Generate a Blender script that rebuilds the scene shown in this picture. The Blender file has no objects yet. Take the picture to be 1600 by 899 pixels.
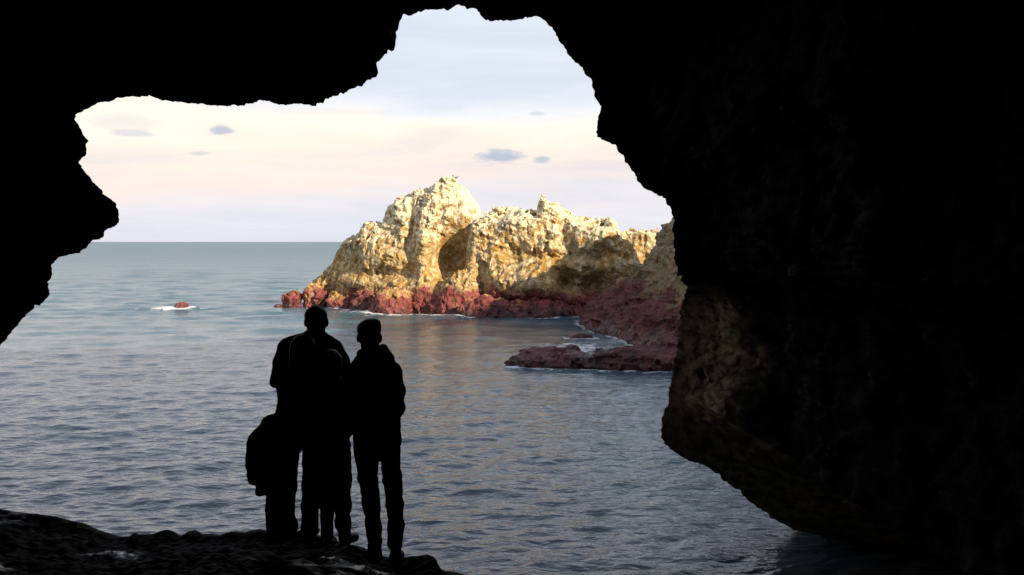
import bpy, math, random
import numpy as np

# ------------------------------------------------------------------ camera, sky, sun, exposure
SC = bpy.context.scene
COL = SC.collection
FPX = 1556.0            # focal length in pixels of the 1600 px wide photograph (35 mm lens)
EYE = 6.0               # eye height above the sea
HOR = 378.0             # horizon row

cam_d = bpy.data.cameras.new('camera')
cam_d.sensor_width = 36.0
cam_d.lens = FPX / 1600.0 * 36.0
cam_d.shift_y = -(449.5 - HOR) / 1600.0
cam_d.clip_start = 0.05
cam_d.clip_end = 60000.0
cam = bpy.data.objects.new('camera', cam_d)
cam.location = (0, 0, EYE)
cam.rotation_euler = (math.radians(90), 0, 0)
COL.objects.link(cam)
SC.camera = cam

SUN_EL = math.radians(21.0)
SUN_AZ = math.radians(45.0)     # the sun stands behind the camera, this far round to the right
S_DIR = np.array([math.sin(SUN_AZ) * math.cos(SUN_EL), -math.cos(SUN_AZ) * math.cos(SUN_EL), math.sin(SUN_EL)])  # to the sun
sun_d = bpy.data.lights.new('sun', 'SUN')
sun_d.energy = 5.0
sun_d.angle = math.radians(0.53)
sun_d.color = (1.0, 0.84, 0.60)
sun = bpy.data.objects.new('sun', sun_d)
from mathutils import Vector
sun.rotation_euler = Vector(S_DIR.tolist()).to_track_quat('Z', 'Y').to_euler()
sun.location = (30, -40, 60)
COL.objects.link(sun)

SC.view_settings.view_transform = 'Standard'
SC.view_settings.look = 'None'
SC.view_settings.exposure = 0.6
SC.view_settings.gamma = 1.0
SC.view_settings.use_curve_mapping = False
SC.cycles.use_denoising = True
SC.cycles.max_bounces = 4
SC.cycles.diffuse_bounces = 2
SC.cycles.glossy_bounces = 3


def lin(r, g, b, k=1.0):
    o = []
    for c in (r, g, b):
        c /= 255.0
        o.append(k * (c / 12.92 if c <= 0.04045 else ((c + 0.055) / 1.055) ** 2.4))
    return (o[0], o[1], o[2], 1.0)


class NT:
    """small helper round a node tree"""
    def __init__(self, tree):
        self.t = tree
        tree.nodes.clear()

    def n(self, kind, **kw):
        nd = self.t.nodes.new(kind)
        for k, v in kw.items():
            setattr(nd, k, v)
        return nd

    def put(self, sock, v):
        if isinstance(v, bpy.types.NodeSocket):
            self.t.links.new(v, sock)
        elif v is not None:
            sock.default_value = v

    def math(self, op, a, b=None, c=None, clamp=False):
        nd = self.n('ShaderNodeMath', operation=op, use_clamp=clamp)
        for i, v in enumerate((a, b, c)):
            self.put(nd.inputs[i], v)
        return nd.outputs[0]

    def vmath(self, op, a, b=None):
        nd = self.n('ShaderNodeVectorMath', operation=op)
        self.put(nd.inputs[0], a)
        self.put(nd.inputs[1], b)
        return nd.outputs[0]

    def noise(self, vec, scale, detail=4.0, rough=0.55, dist=0.0):
        nd = self.n('ShaderNodeTexNoise')
        self.put(nd.inputs['Vector'], vec)
        nd.inputs['Scale'].default_value = scale
        nd.inputs['Detail'].default_value = detail
        nd.inputs['Roughness'].default_value = rough
        nd.inputs['Distortion'].default_value = dist
        return nd.outputs['Fac']

    def ramp(self, fac, stops, interp='LINEAR'):
        nd = self.n('ShaderNodeValToRGB')
        cr = nd.color_ramp
        cr.interpolation = interp
        while len(cr.elements) < len(stops):
            cr.elements.new(0.5)
        for e, (p, c) in zip(cr.elements, stops):
            e.position = p
            e.color = c if not isinstance(c, (int, float)) else (c, c, c, 1)
        self.put(nd.inputs[0], fac)
        return nd.outputs[0]

    def mix(self, fac, a, b, mode='MIX'):
        nd = self.n('ShaderNodeMix', data_type='RGBA', blend_type=mode)
        self.put(nd.inputs[0], fac)
        self.put(nd.inputs[6], a)
        self.put(nd.inputs[7], b)
        return nd.outputs[2]

    def mapr(self, v, a, b, c=0.0, d=1.0, smooth=False):
        nd = self.n('ShaderNodeMapRange')
        if smooth:
            nd.interpolation_type = 'SMOOTHSTEP'
        self.put(nd.inputs[0], v)
        for i, x in enumerate((a, b, c, d)):
            self.put(nd.inputs[1 + i], x)
        return nd.outputs[0]


# ---- world: clear sky with a high veil of evening cloud, a grey-blue deck above it and a few small puffs
world = bpy.data.worlds.new('World')
SC.world = world
world.use_nodes = True
T = NT(world.node_tree)
sky = T.n('ShaderNodeTexSky', sky_type='NISHITA')
sky.sun_disc = False
sky.sun_elevation = SUN_EL
sky.sun_rotation = math.pi - SUN_AZ
sky.altitude = 0
sky.dust_density = 1.5
tc = T.n('ShaderNodeTexCoord').outputs['Generated']
sep = T.n('ShaderNodeSeparateXYZ')
T.put(sep.inputs[0], tc)
zz = sep.outputs[2]
flat = T.n('ShaderNodeMapping')
T.put(flat.inputs[0], tc)
flat.inputs['Scale'].default_value = (1.0, 1.0, 5.0)
nw = T.noise(flat.outputs[0], 2.3, 5, 0.55)
nw2 = T.noise(flat.outputs[0], 9.0, 4, 0.6)
zw = T.math('ADD', zz, T.math('MULTIPLY_ADD', nw, 0.15, -0.075))
zw = T.math('ADD', zw, T.math('MULTIPLY_ADD', nw2, 0.03, -0.015))
K = 7.7
veil = T.ramp(zw, [
    (0.0, lin(218, 220, 231, 1)), (0.035, lin(228, 224, 230)), (0.065, lin(240, 224, 218)),
    (0.10, lin(250, 234, 218)), (0.128, lin(252, 242, 228)), (0.145, lin(230, 232, 238)),
    (0.17, lin(212, 218, 231)), (0.25, lin(218, 225, 236)), (0.42, lin(208, 214, 228)), (0.75, lin(186, 195, 214))])
wisp = T.n('ShaderNodeMapping')
T.put(wisp.inputs[0], tc)
wisp.inputs['Scale'].default_value = (1.0, 1.0, 7.0)
wisp.inputs['Rotation'].default_value = (0, .05, 0)
wn = T.noise(wisp.outputs[0], 4.0, 7, .62, .5)
veil = T.mix(T.mapr(wn, .47, .68, 0, .32, True), veil, lin(196, 202, 218))
veil = T.mix(T.mapr(wn, .48, .30, 0, .3, True), veil, lin(250, 248, 244))
veil = T.vmath('SCALE', veil)
veil.node.inputs['Scale'].default_value = K
# small puffs: ellipses of directions, edges broken by noise
puffs = None
pn = T.math('MULTIPLY_ADD', T.noise(flat.outputs[0], 34, 4, .65), 1.9, -.95)
for (u, v, ru, rv, k) in [(780, 245, 40, 14, .85), (848, 250, 16, 7, .7), (350, 203, 22, 9, .8), (205, 208, 34, 6, .45), (838, 178, 14, 4, .4),
                          (312, 240, 16, 4, .4), (190, 190, 50, 14, .25)]:
    dx, dz = (u - 800) / FPX, (HOR - v) / FPX
    L = math.sqrt(1 + dx * dx + dz * dz)
    pm = T.n('ShaderNodeMapping')
    pm.vector_type = 'POINT'
    T.put(pm.inputs[0], T.vmath('SUBTRACT', tc, (dx / L, 1 / L, dz / L)))
    pm.inputs['Scale'].default_value = (FPX / ru, 2.0, FPX / rv)
    ln = T.n('ShaderNodeVectorMath', operation='LENGTH')
    T.put(ln.inputs[0], pm.outputs[0])
    r = T.math('ADD', ln.outputs['Value'], pn)
    m = T.mapr(r, 1.15, 0.35, 0.0, k, True)
    puffs = m if puffs is None else T.math('MAXIMUM', puffs, m)
puffcol = T.vmath('SCALE', lin(168, 180, 202)[:3])
puffcol.node.inputs['Scale'].default_value = K
cl = T.mix(puffs, veil, puffcol)
# the veil is thick near the horizon and opens towards the zenith
cover = T.mapr(zw, 0.25, 0.75, 0.94, 0.6, True)
final = T.mix(cover, sky.outputs[0], cl)
bg = T.n('ShaderNodeBackground')
T.put(bg.inputs[0], final)
bg.inputs[1].default_value = 0.1
world.cycles.sampling_method = 'MANUAL'
world.cycles.sample_map_resolution = 512
wo = T.n('ShaderNodeOutputWorld')
T.put(wo.inputs[0], bg.outputs[0])

# ------------------------------------------------------------------ numpy tools
RNG = np.random.RandomState(7)
PERM = RNG.permutation(1024).astype(np.int64)
PERM = np.concatenate([PERM, PERM, PERM])
G3 = RNG.normal(size=(1024, 3)).astype(np.float32)
G3 /= np.linalg.norm(G3, axis=1, keepdims=True)
J3 = RNG.uniform(size=(1024, 3)).astype(np.float32)


def hash3(i, j, k):
    return PERM[(PERM[(PERM[i & 1023] + j) & 1023] + k) & 1023]


G1 = [np.ascontiguousarray(G3[:, i]) for i in range(3)]


from concurrent.futures import ThreadPoolExecutor
POOL = ThreadPoolExecutor(4)
CH = 32768


def chunked(fn, p):
    p = np.asarray(p, np.float32)
    if len(p) <= CH:
        return fn(p)
    return np.concatenate(list(POOL.map(fn, [p[i:i + CH] for i in range(0, len(p), CH)])))


def cells(q):
    x, y, z = (np.ascontiguousarray(q[:, i]) for i in range(3))
    fx, fy, fz = np.floor(x), np.floor(y), np.floor(z)
    return x - fx, y - fy, z - fz, fx.astype(np.int64) & 1023, fy.astype(np.int64) & 1023, fz.astype(np.int64) & 1023


def perlin_(q):
    x, y, z, i, j, k = cells(q)
    u, v, w = (t * t * t * (t * (t * 6 - 15) + 10) for t in (x, y, z))
    r = np.zeros(len(q), np.float32)
    for a in (0, 1):
        ha = PERM.take(i + a, mode='clip') + j
        for b in (0, 1):
            hb = PERM.take(ha + b, mode='clip') + k
            wab = (u if a else 1 - u) * (v if b else 1 - v)
            for c in (0, 1):
                h = PERM.take(hb + c, mode='clip')
                r += wab * (w if c else 1 - w) * (G1[0].take(h, mode='clip') * (x - a) + G1[1].take(h, mode='clip') * (y - b) + G1[2].take(h, mode='clip') * (z - c))
    return r * 1.5


def perlin(p):
    return chunked(perlin_, p)


def fbm(p, oct=3, gain=.5, ridged=False):
    p = np.asarray(p, np.float32)
    a, r, t = 1.0, 0, 0
    for o in range(oct):
        n = perlin(p + 17.3 * o)
        if ridged:
            n = 1 - 2 * np.abs(n)
        r = r + a * n
        t += a
        a *= gain
        p = p * 2.03
    return r / t


J1 = [np.ascontiguousarray(J3[:, i]) for i in range(3)]


def worley_(q):
    x, y, z, i, j, k = cells(q)
    best = np.full(len(q), 9.0, np.float32)
    for a in (-1, 0, 1):
        ha = PERM.take((i + a) & 1023, mode='clip')
        for b in (-1, 0, 1):
            hb = PERM.take(ha + ((j + b) & 1023), mode='clip')
            for c in (-1, 0, 1):
                h = PERM.take(hb + ((k + c) & 1023), mode='clip')
                best = np.minimum(best, (J1[0].take(h, mode='clip') + a - x) ** 2 + (J1[1].take(h, mode='clip') + b - y) ** 2 + (J1[2].take(h, mode='clip') + c - z) ** 2)
    return np.sqrt(best)


def worley(p):
    """distance to the nearest cell point"""
    return chunked(worley_, p)


def smin(a, b, k):
    h = np.maximum(k - np.abs(a - b), 0) / k
    return np.minimum(a, b) - h * h * k * .25


def smax(a, b, k):
    return -smin(-a, -b, k)


def sstep(x, a, b):
    t = np.clip((x - a) / (b - a), 0, 1)
    return t * t * (3 - 2 * t)


def surface_nets(F, org, h):
    """quads of the zero surface of a grid of distances"""
    S = F < 0
    c = np.zeros(tuple(n - 1 for n in F.shape), np.uint8)
    nx, ny, nz = c.shape
    for a in (0, 1):
        for b in (0, 1):
            for d in (0, 1):
                c += S[a:a + nx, b:b + ny, d:d + nz]
    act = np.argwhere((c > 0) & (c < 8))
    idx = np.full(c.shape, -1, np.int64)
    idx[act[:, 0], act[:, 1], act[:, 2]] = np.arange(len(act))
    acc = np.zeros((len(act), 3), np.float32)
    cnt = np.zeros(len(act), np.float32)
    corners = [(a, b, d) for a in (0, 1) for b in (0, 1) for d in (0, 1)]
    val = {q: F[act[:, 0] + q[0], act[:, 1] + q[1], act[:, 2] + q[2]] for q in corners}
    for q in corners:
        for ax in range(3):
            if q[ax] == 0:
                r = list(q)
                r[ax] = 1
                v0, v1 = val[q], val[tuple(r)]
                m = (v0 < 0) != (v1 < 0)
                t = np.where(m, v0 / np.where(m, v0 - v1, 1), 0)
                pt = np.tile(np.array(q, np.float32), (len(act), 1))
                pt[:, ax] += t
                acc += pt * m[:, None]
                cnt += m
    V = (act + acc / np.maximum(cnt, 1)[:, None]) * h + np.array(org)
    Q = []
    for ax in range(3):
        sl0 = [slice(None)] * 3
        sl1 = [slice(None)] * 3
        sl0[ax] = slice(0, -1)
        sl1[ax] = slice(1, None)
        A, B = S[tuple(sl0)], S[tuple(sl1)]
        e = np.argwhere(A != B)
        u, v = (ax + 1) % 3, (ax + 2) % 3
        ok = (e[:, u] > 0) & (e[:, v] > 0) & (e[:, u] < c.shape[u]) & (e[:, v] < c.shape[v])
        e = e[ok]
        flip = S[e[:, 0], e[:, 1], e[:, 2]]

        def cell(du, dv):
            z = e.copy()
            z[:, u] += du
            z[:, v] += dv
            return idx[z[:, 0], z[:, 1], z[:, 2]]
        q = np.stack([cell(-1, -1), cell(0, -1), cell(0, 0), cell(-1, 0)], 1)
        q[~flip] = q[~flip][:, ::-1]
        Q.append(q)
    Q = np.concatenate(Q)
    Q = Q[(Q >= 0).all(1)]
    return V, Q


def largest_piece(V, Q):
    """drop crumbs that hang free of the rock"""
    lab = np.arange(len(V))
    ed = np.concatenate([Q[:, [0, 1]], Q[:, [1, 2]], Q[:, [2, 3]]])
    for _ in range(200):
        m = np.minimum(lab[ed[:, 0]], lab[ed[:, 1]])
        new = lab.copy()
        np.minimum.at(new, lab[ed[:, 0]], m)
        np.minimum.at(new, lab[ed[:, 1]], m)
        new = new[new]
        new = new[new]
        new = new[lab]
        if (new == lab).all():
            break
        lab = new
    big = np.bincount(lab).argmax()
    return V, Q[lab[Q[:, 0]] == big]


def mesh_np(name, V, Q, smooth=True):
    me = bpy.data.meshes.new(name)
    V = np.asarray(V, np.float32)
    Q = np.asarray(Q, np.int32)
    k = Q.shape[1]
    me.vertices.add(len(V))
    me.vertices.foreach_set('co', V.ravel())
    me.loops.add(Q.size)
    me.loops.foreach_set('vertex_index', Q.ravel())
    me.polygons.add(len(Q))
    me.polygons.foreach_set('loop_start', np.arange(len(Q), dtype=np.int32) * k)
    me.polygons.foreach_set('loop_total', np.full(len(Q), k, np.int32))
    me.polygons.foreach_set('use_smooth', np.full(len(Q), smooth, bool))
    me.update(calc_edges=True)
    return me


def obj_np(name, V, Q, mat, loc=(0, 0, 0), parent=None, smooth=True):
    """one mesh object from world-space points, with its origin at loc (in the parent's frame when it has one)"""
    base = np.array(loc, float)
    me = mesh_np(name, np.asarray(V) - base, Q, smooth)
    me.materials.append(mat)
    o = bpy.data.objects.new(name, me)
    COL.objects.link(o)
    if parent is None:
        o.location = loc
    else:
        o.parent = parent
        o.location = base - np.array(parent.location)
    return o


def tag(o, label=None, cat=None, group=None, kind=None):
    if label:
        o['label'] = label
    if cat:
        o['category'] = cat
    if group:
        o['group'] = group
    if kind:
        o['kind'] = kind
    return o


def at(px, py, Y):
    """a point of the place that stands Y metres out, from where the photograph shows it"""
    return np.array([(px - 800) / FPX * Y, Y, EYE - (py - HOR) / FPX * Y])


def sea_at(px, py):
    return at(px, py, EYE * FPX / (py - HOR))


# ------------------------------------------------------------------ materials
def material(name):
    m = bpy.data.materials.new(name)
    m.use_nodes = True
    t = NT(m.node_tree)
    b = t.n('ShaderNodeBsdfPrincipled')
    o = t.n('ShaderNodeOutputMaterial')
    t.put(o.inputs[0], b.outputs[0])
    return m, t, b


def sea_rock_material(name, red_top, red_soft, tan, ochre, pale, green=0.0, pale_z=(5, 9), rk=1.0):
    m, t, b = material(name)
    pos = t.n('ShaderNodeNewGeometry')
    P, N = pos.outputs['Position'], pos.outputs['Normal']
    s = t.n('ShaderNodeSeparateXYZ')
    t.put(s.inputs[0], P)
    z = s.outputs[2]
    sn = t.n('ShaderNodeSeparateXYZ')
    t.put(sn.inputs[0], N)
    n1 = t.noise(P, .45, 5, .6)
    n2 = t.noise(P, 1.9, 5, .65)
    n3 = t.noise(P, 9, 3, .6)
    c = t.mix(t.mapr(n1, .38, .62, smooth=True), tan, ochre)
    c = t.mix(t.mapr(n2, .48, .66), c, t.mix(.65, c, (.12, .07, .03, 1)))
    crack = t.n('ShaderNodeTexVoronoi', feature='DISTANCE_TO_EDGE')
    t.put(crack.inputs['Vector'], t.vmath('ADD', P, t.vmath('SCALE', t.noise(P, 1.5, 3))))
    crack.inputs['Scale'].default_value = 1.3
    ck = t.mapr(crack.outputs['Distance'], 0, .10)
    # pale, bird-whitened and weathered stone up on the tops
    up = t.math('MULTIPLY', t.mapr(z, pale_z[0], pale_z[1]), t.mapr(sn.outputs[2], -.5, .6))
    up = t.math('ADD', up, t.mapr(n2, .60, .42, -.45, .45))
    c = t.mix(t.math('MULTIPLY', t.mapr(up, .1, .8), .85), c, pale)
    if green:
        c = t.mix(t.math('MULTIPLY', t.mapr(t.noise(P, .8, 4, .6), .45, .6), green), c, (.12, .115, .045, 1))
    # red algae crust over the lower rock
    edge = t.math('ADD', z, t.math('MULTIPLY_ADD', n1, 3.2 * red_soft, -1.6 * red_soft))
    edge = t.math('ADD', edge, t.math('MULTIPLY_ADD', n2, 1.2 * red_soft, -.6 * red_soft))
    red = t.mix(t.mapr(n3, .35, .7), (.18 * rk, .032 * rk, .034 * rk, 1), (.34 * rk, .090 * rk, .072 * rk, 1))
    red = t.mix(t.mapr(t.noise(P, .9, 4, .6),   .5, .7, 0, .3), red, (.30 * rk, .16 * rk, .09 * rk, 1))
    red = t.mix(t.mapr(n2, .48, .66), red, (.075 * rk, .02 * rk, .022 * rk, 1))
    c = t.mix(t.mapr(edge, red_top + .30 * red_soft, red_top - .30 * red_soft, smooth=True), c, red)
    # wet and darker at the very waterline
    c = t.mix(t.mapr(edge, .55, .1, 0, .75), c, (.035, .014, .014, 1))
    t.put(b.inputs['Base Color'], c)
    t.put(b.inputs['Roughness'], t.mapr(z, .2, 1.2, .35, .9))
    bp = t.n('ShaderNodeBump')
    bp.inputs['Strength'].default_value = .7
    bp.inputs['Distance'].default_value = .22
    t.put(bp.inputs['Height'], t.math('ADD', t.math('ADD', t.math('MULTIPLY', n2, .8), t.math('MULTIPLY', n3, .5)), t.math('MULTIPLY', ck, .35)))
    t.put(b.inputs['Normal'], bp.outputs[0])
    return m


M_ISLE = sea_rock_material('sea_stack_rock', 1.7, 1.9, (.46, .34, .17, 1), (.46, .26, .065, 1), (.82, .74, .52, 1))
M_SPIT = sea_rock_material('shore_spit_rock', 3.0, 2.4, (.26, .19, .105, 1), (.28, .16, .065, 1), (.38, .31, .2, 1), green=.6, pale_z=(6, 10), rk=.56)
M_REEF = sea_rock_material('reef_rock', 3.0, .4, (.42, .25, .14, 1), (.5, .28, .12, 1), (.5, .4, .3, 1))


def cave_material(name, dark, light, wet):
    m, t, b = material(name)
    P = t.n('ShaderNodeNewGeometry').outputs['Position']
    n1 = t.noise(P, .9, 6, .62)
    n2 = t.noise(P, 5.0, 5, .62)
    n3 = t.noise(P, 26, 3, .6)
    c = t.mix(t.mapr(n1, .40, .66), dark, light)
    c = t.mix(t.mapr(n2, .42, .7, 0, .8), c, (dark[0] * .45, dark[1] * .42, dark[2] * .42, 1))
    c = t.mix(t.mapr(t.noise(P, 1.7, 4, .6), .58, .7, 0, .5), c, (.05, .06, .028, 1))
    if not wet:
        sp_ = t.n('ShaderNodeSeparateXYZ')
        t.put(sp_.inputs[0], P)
        lip_light = t.math('ADD', sp_.outputs[1], t.math('MULTIPLY_ADD', n1, 7.0, -3.5))
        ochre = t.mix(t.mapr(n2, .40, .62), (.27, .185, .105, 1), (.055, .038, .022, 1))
        c = t.mix(t.mapr(lip_light, 16.2, 18.2, 0, 1, True), c, ochre)  # daylight on the mouth's lip painted as ochre; rock further in stays near black
    t.put(b.inputs['Base Color'], c)
    if wet:
        t.put(b.inputs['Roughness'], t.mapr(n1, .34, .42, .16, .8))
        t.put(b.inputs['Specular IOR Level'], t.mapr(n1, .34, .42, .5, .05))
    else:
        t.put(b.inputs['Roughness'], t.mapr(n2, .3, .7, .6, .95))
        b.inputs['Specular IOR Level'].default_value = .03
    bp = t.n('ShaderNodeBump')
    bp.inputs['Strength'].default_value = .8
    bp.inputs['Distance'].default_value = .06 if not wet else .03
    t.put(bp.inputs['Height'], t.math('ADD', n2, t.math('MULTIPLY', n3, .35)))
    t.put(b.inputs['Normal'], bp.outputs[0])
    return m


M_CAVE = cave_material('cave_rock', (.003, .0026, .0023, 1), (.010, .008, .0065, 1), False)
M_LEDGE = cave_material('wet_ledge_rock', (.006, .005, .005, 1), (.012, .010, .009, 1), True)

# sea
M_SEA, t, b = material('sea_water')
P = t.n('ShaderNodeNewGeometry').outputs['Position']
mp = t.n('ShaderNodeMapping')
t.put(mp.inputs[0], P)
mp.inputs['Scale'].default_value = (.55, 1, 1)
mp.inputs['Rotation'].default_value = (0, 0, .12)
w1 = t.noise(mp.outputs[0], 3.2, 3, .55, .4)
w2 = t.noise(mp.outputs[0], .5, 4, .55, .3)
w3 = t.noise(mp.outputs[0], 7.0, 2, .5, .3)
fo = t.n('ShaderNodeAttribute')
fo.attribute_name = 'foam'
lace = t.noise(mp.outputs[0], 2.6, 5, .72, .8)
fmask = t.math('ADD', fo.outputs['Fac'], t.math('MULTIPLY_ADD', lace, 3.0, -1.5))
fmask = t.math('MULTIPLY', fmask, t.mapr(fo.outputs['Fac'], .05, .3))
fmask = t.mapr(fmask, .50, .72, smooth=True)
sea_c = t.mix(t.mapr(t.noise(mp.outputs[0], .03, 5, .6), .35, .65), (.021, .088, .122, 1), (.029, .108, .144, 1))
sy = t.n('ShaderNodeSeparateXYZ')
t.put(sy.inputs[0], P)
sea_c = t.mix(t.mapr(sy.outputs[1], 20, 110), (.10, .14, .17, 1), sea_c)      # murkier in the cove
t.put(b.inputs['Base Color'], t.mix(fmask, sea_c, (.75, .76, .76, 1)))
t.put(b.inputs['Roughness'], t.math('MAXIMUM', t.math('SUBTRACT', .30, t.math('DIVIDE', .24 * 130 * 130, t.math('MULTIPLY_ADD', sy.outputs[1], sy.outputs[1], 130 * 130))), t.math('MULTIPLY', fmask, .8)))     # far wavelets too small to build
b.inputs['IOR'].default_value = 1.333
bp = t.n('ShaderNodeBump')
bp.inputs['Strength'].default_value = 1.0
bp.inputs['Distance'].default_value = 1.0
hgt = t.math('ADD', t.math('MULTIPLY', w1, .060), t.math('MULTIPLY', w2, .06))
hgt = t.math('ADD', hgt, t.math('MULTIPLY', w3, .022))
mp2 = t.n('ShaderNodeMapping')
t.put(mp2.inputs[0], P)
mp2.inputs['Scale'].default_value = (.35, 1, 1)
hgt = t.math('ADD', hgt, t.math('MULTIPLY', t.noise(mp2.outputs[0], .07, 4, .6, .3), t.mapr(sy.outputs[1], 60, 260, 0, 1.6)))
t.put(bp.inputs['Height'], t.math('ADD', hgt, t.math('MULTIPLY', fmask, .02)))
t.put(b.inputs['Normal'], bp.outputs[0])


def cloth(name, col, rough=.9, scale=60, var=.35):
    m, t, b = material(name)
    tcn = t.n('ShaderNodeTexCoord').outputs['Object']
    n = t.noise(tcn, scale, 3, .6)
    n2 = t.noise(tcn, 4, 3, .6)
    f = t.math('MULTIPLY', t.mapr(n, .3, .7, 1 - var, 1.0), t.mapr(n2, .3, .7, .75, 1.1))
    c = t.vmath('SCALE', col[:3])
    t.put(c.node.inputs['Scale'], f)
    t.put(b.inputs['Base Color'], c)
    b.inputs['Roughness'].default_value = rough
    b.inputs['Specular IOR Level'].default_value = .2
    bp = t.n('ShaderNodeBump')
    bp.inputs['Strength'].default_value = .4
    bp.inputs['Distance'].default_value = .01
    t.put(bp.inputs['Height'], t.math('ADD', t.math('MULTIPLY', n, .2), n2))
    t.put(b.inputs['Normal'], bp.outputs[0])
    return m


M_SKIN = cloth('skin', (.30, .18, .12), .6, 90, .1)
M_HAIR = cloth('dark_hair', (.012, .009, .007), .6, 120, .6)
M_TEE = cloth('dark_tee', (.018, .018, .022))
M_JEAN = cloth('dark_denim', (.012, .014, .022))
M_JACKET = cloth('dark_jacket', (.010, .011, .016))
M_COAT = cloth('black_coat', (.008, .008, .009))
M_RED = cloth('maroon_top', (.045, .010, .012))
M_SHOE = cloth('shoe_leather', (.012, .010, .009), .6)
M_BIRD = cloth('gull_feather', (.20, .19, .19), .8)
M_BIRDW = cloth('gull_white', (.55, .55, .54), .8)
M_BEAK = cloth('gull_beak', (.45, .25, .05), .5)

# ------------------------------------------------------------------ the cave: opening, chamber, outer cliff
RIM = [  # the mouth as it stands, clockwise from the lower left; (px, py, metres out)
    (-260, 700, 12), (-150, 640, 12), (-60, 575, 12.2), (0, 541, 12.4), (14, 528, 12.4), (24, 516, 12.4), (37, 500, 12.4), (40, 497, 12.4), (60, 476, 12.5),
    (66, 478, 12.5), (72, 471, 12.5), (77, 462, 12.5), (78, 452, 12.5), (80, 440, 12.6), (86, 427, 12.6), (86, 415, 12.6), (92, 403, 12.7), (110, 398, 12.7),
    (128, 396, 12.8), (133, 390, 12.8), (150, 376, 12.9), (163, 371, 12.9), (168, 361, 12.9), (184, 355, 13), (191, 349, 13), (190, 338, 13),
    (187, 326, 13), (181, 316, 13), (168, 306, 13), (157, 293, 13), (145, 282, 13), (135, 268, 13), (126, 256, 13.1), (131, 248, 13.1), (140, 238, 13.1),
    (139, 226, 13.1), (141, 221, 13.1), (133, 210, 13.2), (125, 197, 13.2), (119, 188, 13.2), (124, 181, 13.3), (133, 176, 13.3), (143, 167, 13.3), (160, 162, 13.4), (180, 157, 13.4),
    (186, 155, 13.4), (205, 154, 13.5), (222, 151, 13.5), (240, 153, 13.5), (256, 159, 13.6), (285, 163, 13.6), (315, 166, 13.7), (348, 169, 13.7),
    (372, 167, 13.8), (390, 165, 13.8), (398, 161, 13.8), (412, 160, 13.9), (428, 163, 13.9), (445, 166, 13.9), (470, 166, 14), (497, 167, 14), (506, 163, 14),
    (510, 156, 14), (528, 153, 14.1), (545, 144, 14.2), (558, 140, 14.2), (572, 131, 14.3), (588, 126, 14.4), (592, 118, 14.4), (589, 104, 14.4), (594, 96, 14.4),
    (600, 90, 14.5), (606, 88, 14.5), (606, 80, 14.5), (616, 82, 14.5), (618, 72, 14.5), (620, 62, 14.6), (619, 54, 14.6), (623, 44, 14.6), (625, 35, 14.7), (632, 25, 14.8),
    (650, 24, 14.8), (665, 20, 14.9), (684, 17, 15), (700, 19, 15), (708, 14, 15), (718, 12, 15), (729, 16, 15.1), (743, 17, 15.1), (748, 24, 15.2),
    (755, 32, 15.2), (768, 36, 15.3), (784, 37, 15.3), (797, 37, 15.4), (812, 33, 15.4), (826, 30, 15.4), (840, 28, 15.5), (850, 36, 15.5), (860, 47, 15.5),
    (867, 58, 15.5), (874, 70, 15.5), (884, 80, 15.5), (888, 90, 15.5), (896, 98, 15.5), (905, 108, 15.5), (911, 119, 15.5), (920, 126, 15.5), (922, 134, 15.5),
    (926, 145, 15.5), (930, 160, 15.5), (934, 170, 15.5), (932, 185, 15.5), (933, 200, 15.5), (934, 214, 15.5), (945, 222, 15.5), (958, 230, 15.5), (963, 242, 15.5),
    (973, 252, 15.5), (981, 262, 15.5), (985, 271, 15.5), (995, 283, 15.5), (1010, 297, 15.5), (1031, 308, 15.5), (1038, 320, 15.5), (1047, 330, 15.5),
    (1049, 345, 15.5), (1047, 358, 15.5), (1048, 375, 15.5), (1049, 395, 15.5), (1052, 412, 15.7), (1057, 428, 15.9), (1064, 440, 16.3), (1071, 448, 17),
    (1069, 458, 18), (1066, 466, 18.5), (1063, 478, 18.8), (1060, 495, 19), (1057, 512, 19), (1056, 530, 19), (1055, 548, 19), (1053, 562, 19), (1050, 575, 19), (1046, 586, 19),
    (1046, 598, 19), (1043, 612, 19), (1042, 625, 19), (1038, 638, 19), (1033, 652, 19), (1031, 667, 19), (1033, 682, 19), (1038, 695, 19), (1046, 703, 19),
    (1056, 710, 19), (1066, 718, 19), (1075, 723, 19), (1090, 725, 19.1), (1104, 731, 19.2), (1120, 742, 19.3), (1135, 753, 19.4), (1143, 763, 19.4), (1155, 768, 19.5), (1165, 781, 19.5), (1180, 791, 19.6),
    (1195, 801, 19.7), (1206, 812, 19.8), (1220, 820, 19.9), (1240, 828, 20), (1262, 834, 20), (1290, 842, 20), (1330, 852, 20), (1380, 875, 20), (1440, 930, 20)]
rim = [at(*r) for r in RIM]
rim += [np.array([x, y, -2.2]) for x, y in [(8.2, 19.6), (6, 18.5), (3, 17), (0, 15.6), (-2, 14.6), (-4, 13.6), (-6, 12.8), (-8, 12.2)]]
rim = np.array(rim)
# resample evenly, about 3 cm apart where it shows
seg = np.linalg.norm(np.roll(rim, -1, 0) - rim, axis=1)
cum = np.concatenate([[0], np.cumsum(seg)])
NR = 1700
wgt = np.where(np.arange(len(rim)) < len(RIM), 1.0, .12)      # fewer points under water
wgt[[0, 1, 2]] = .3
cumw = np.concatenate([[0], np.cumsum(seg * wgt)])
tt = np.interp(np.linspace(0, cumw[-1], NR, endpoint=False), cumw, cum)
rc = np.vstack([rim, rim[:1]])
R0 = np.stack([np.interp(tt, cum, rc[:, i]) for i in range(3)], 1)
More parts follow.
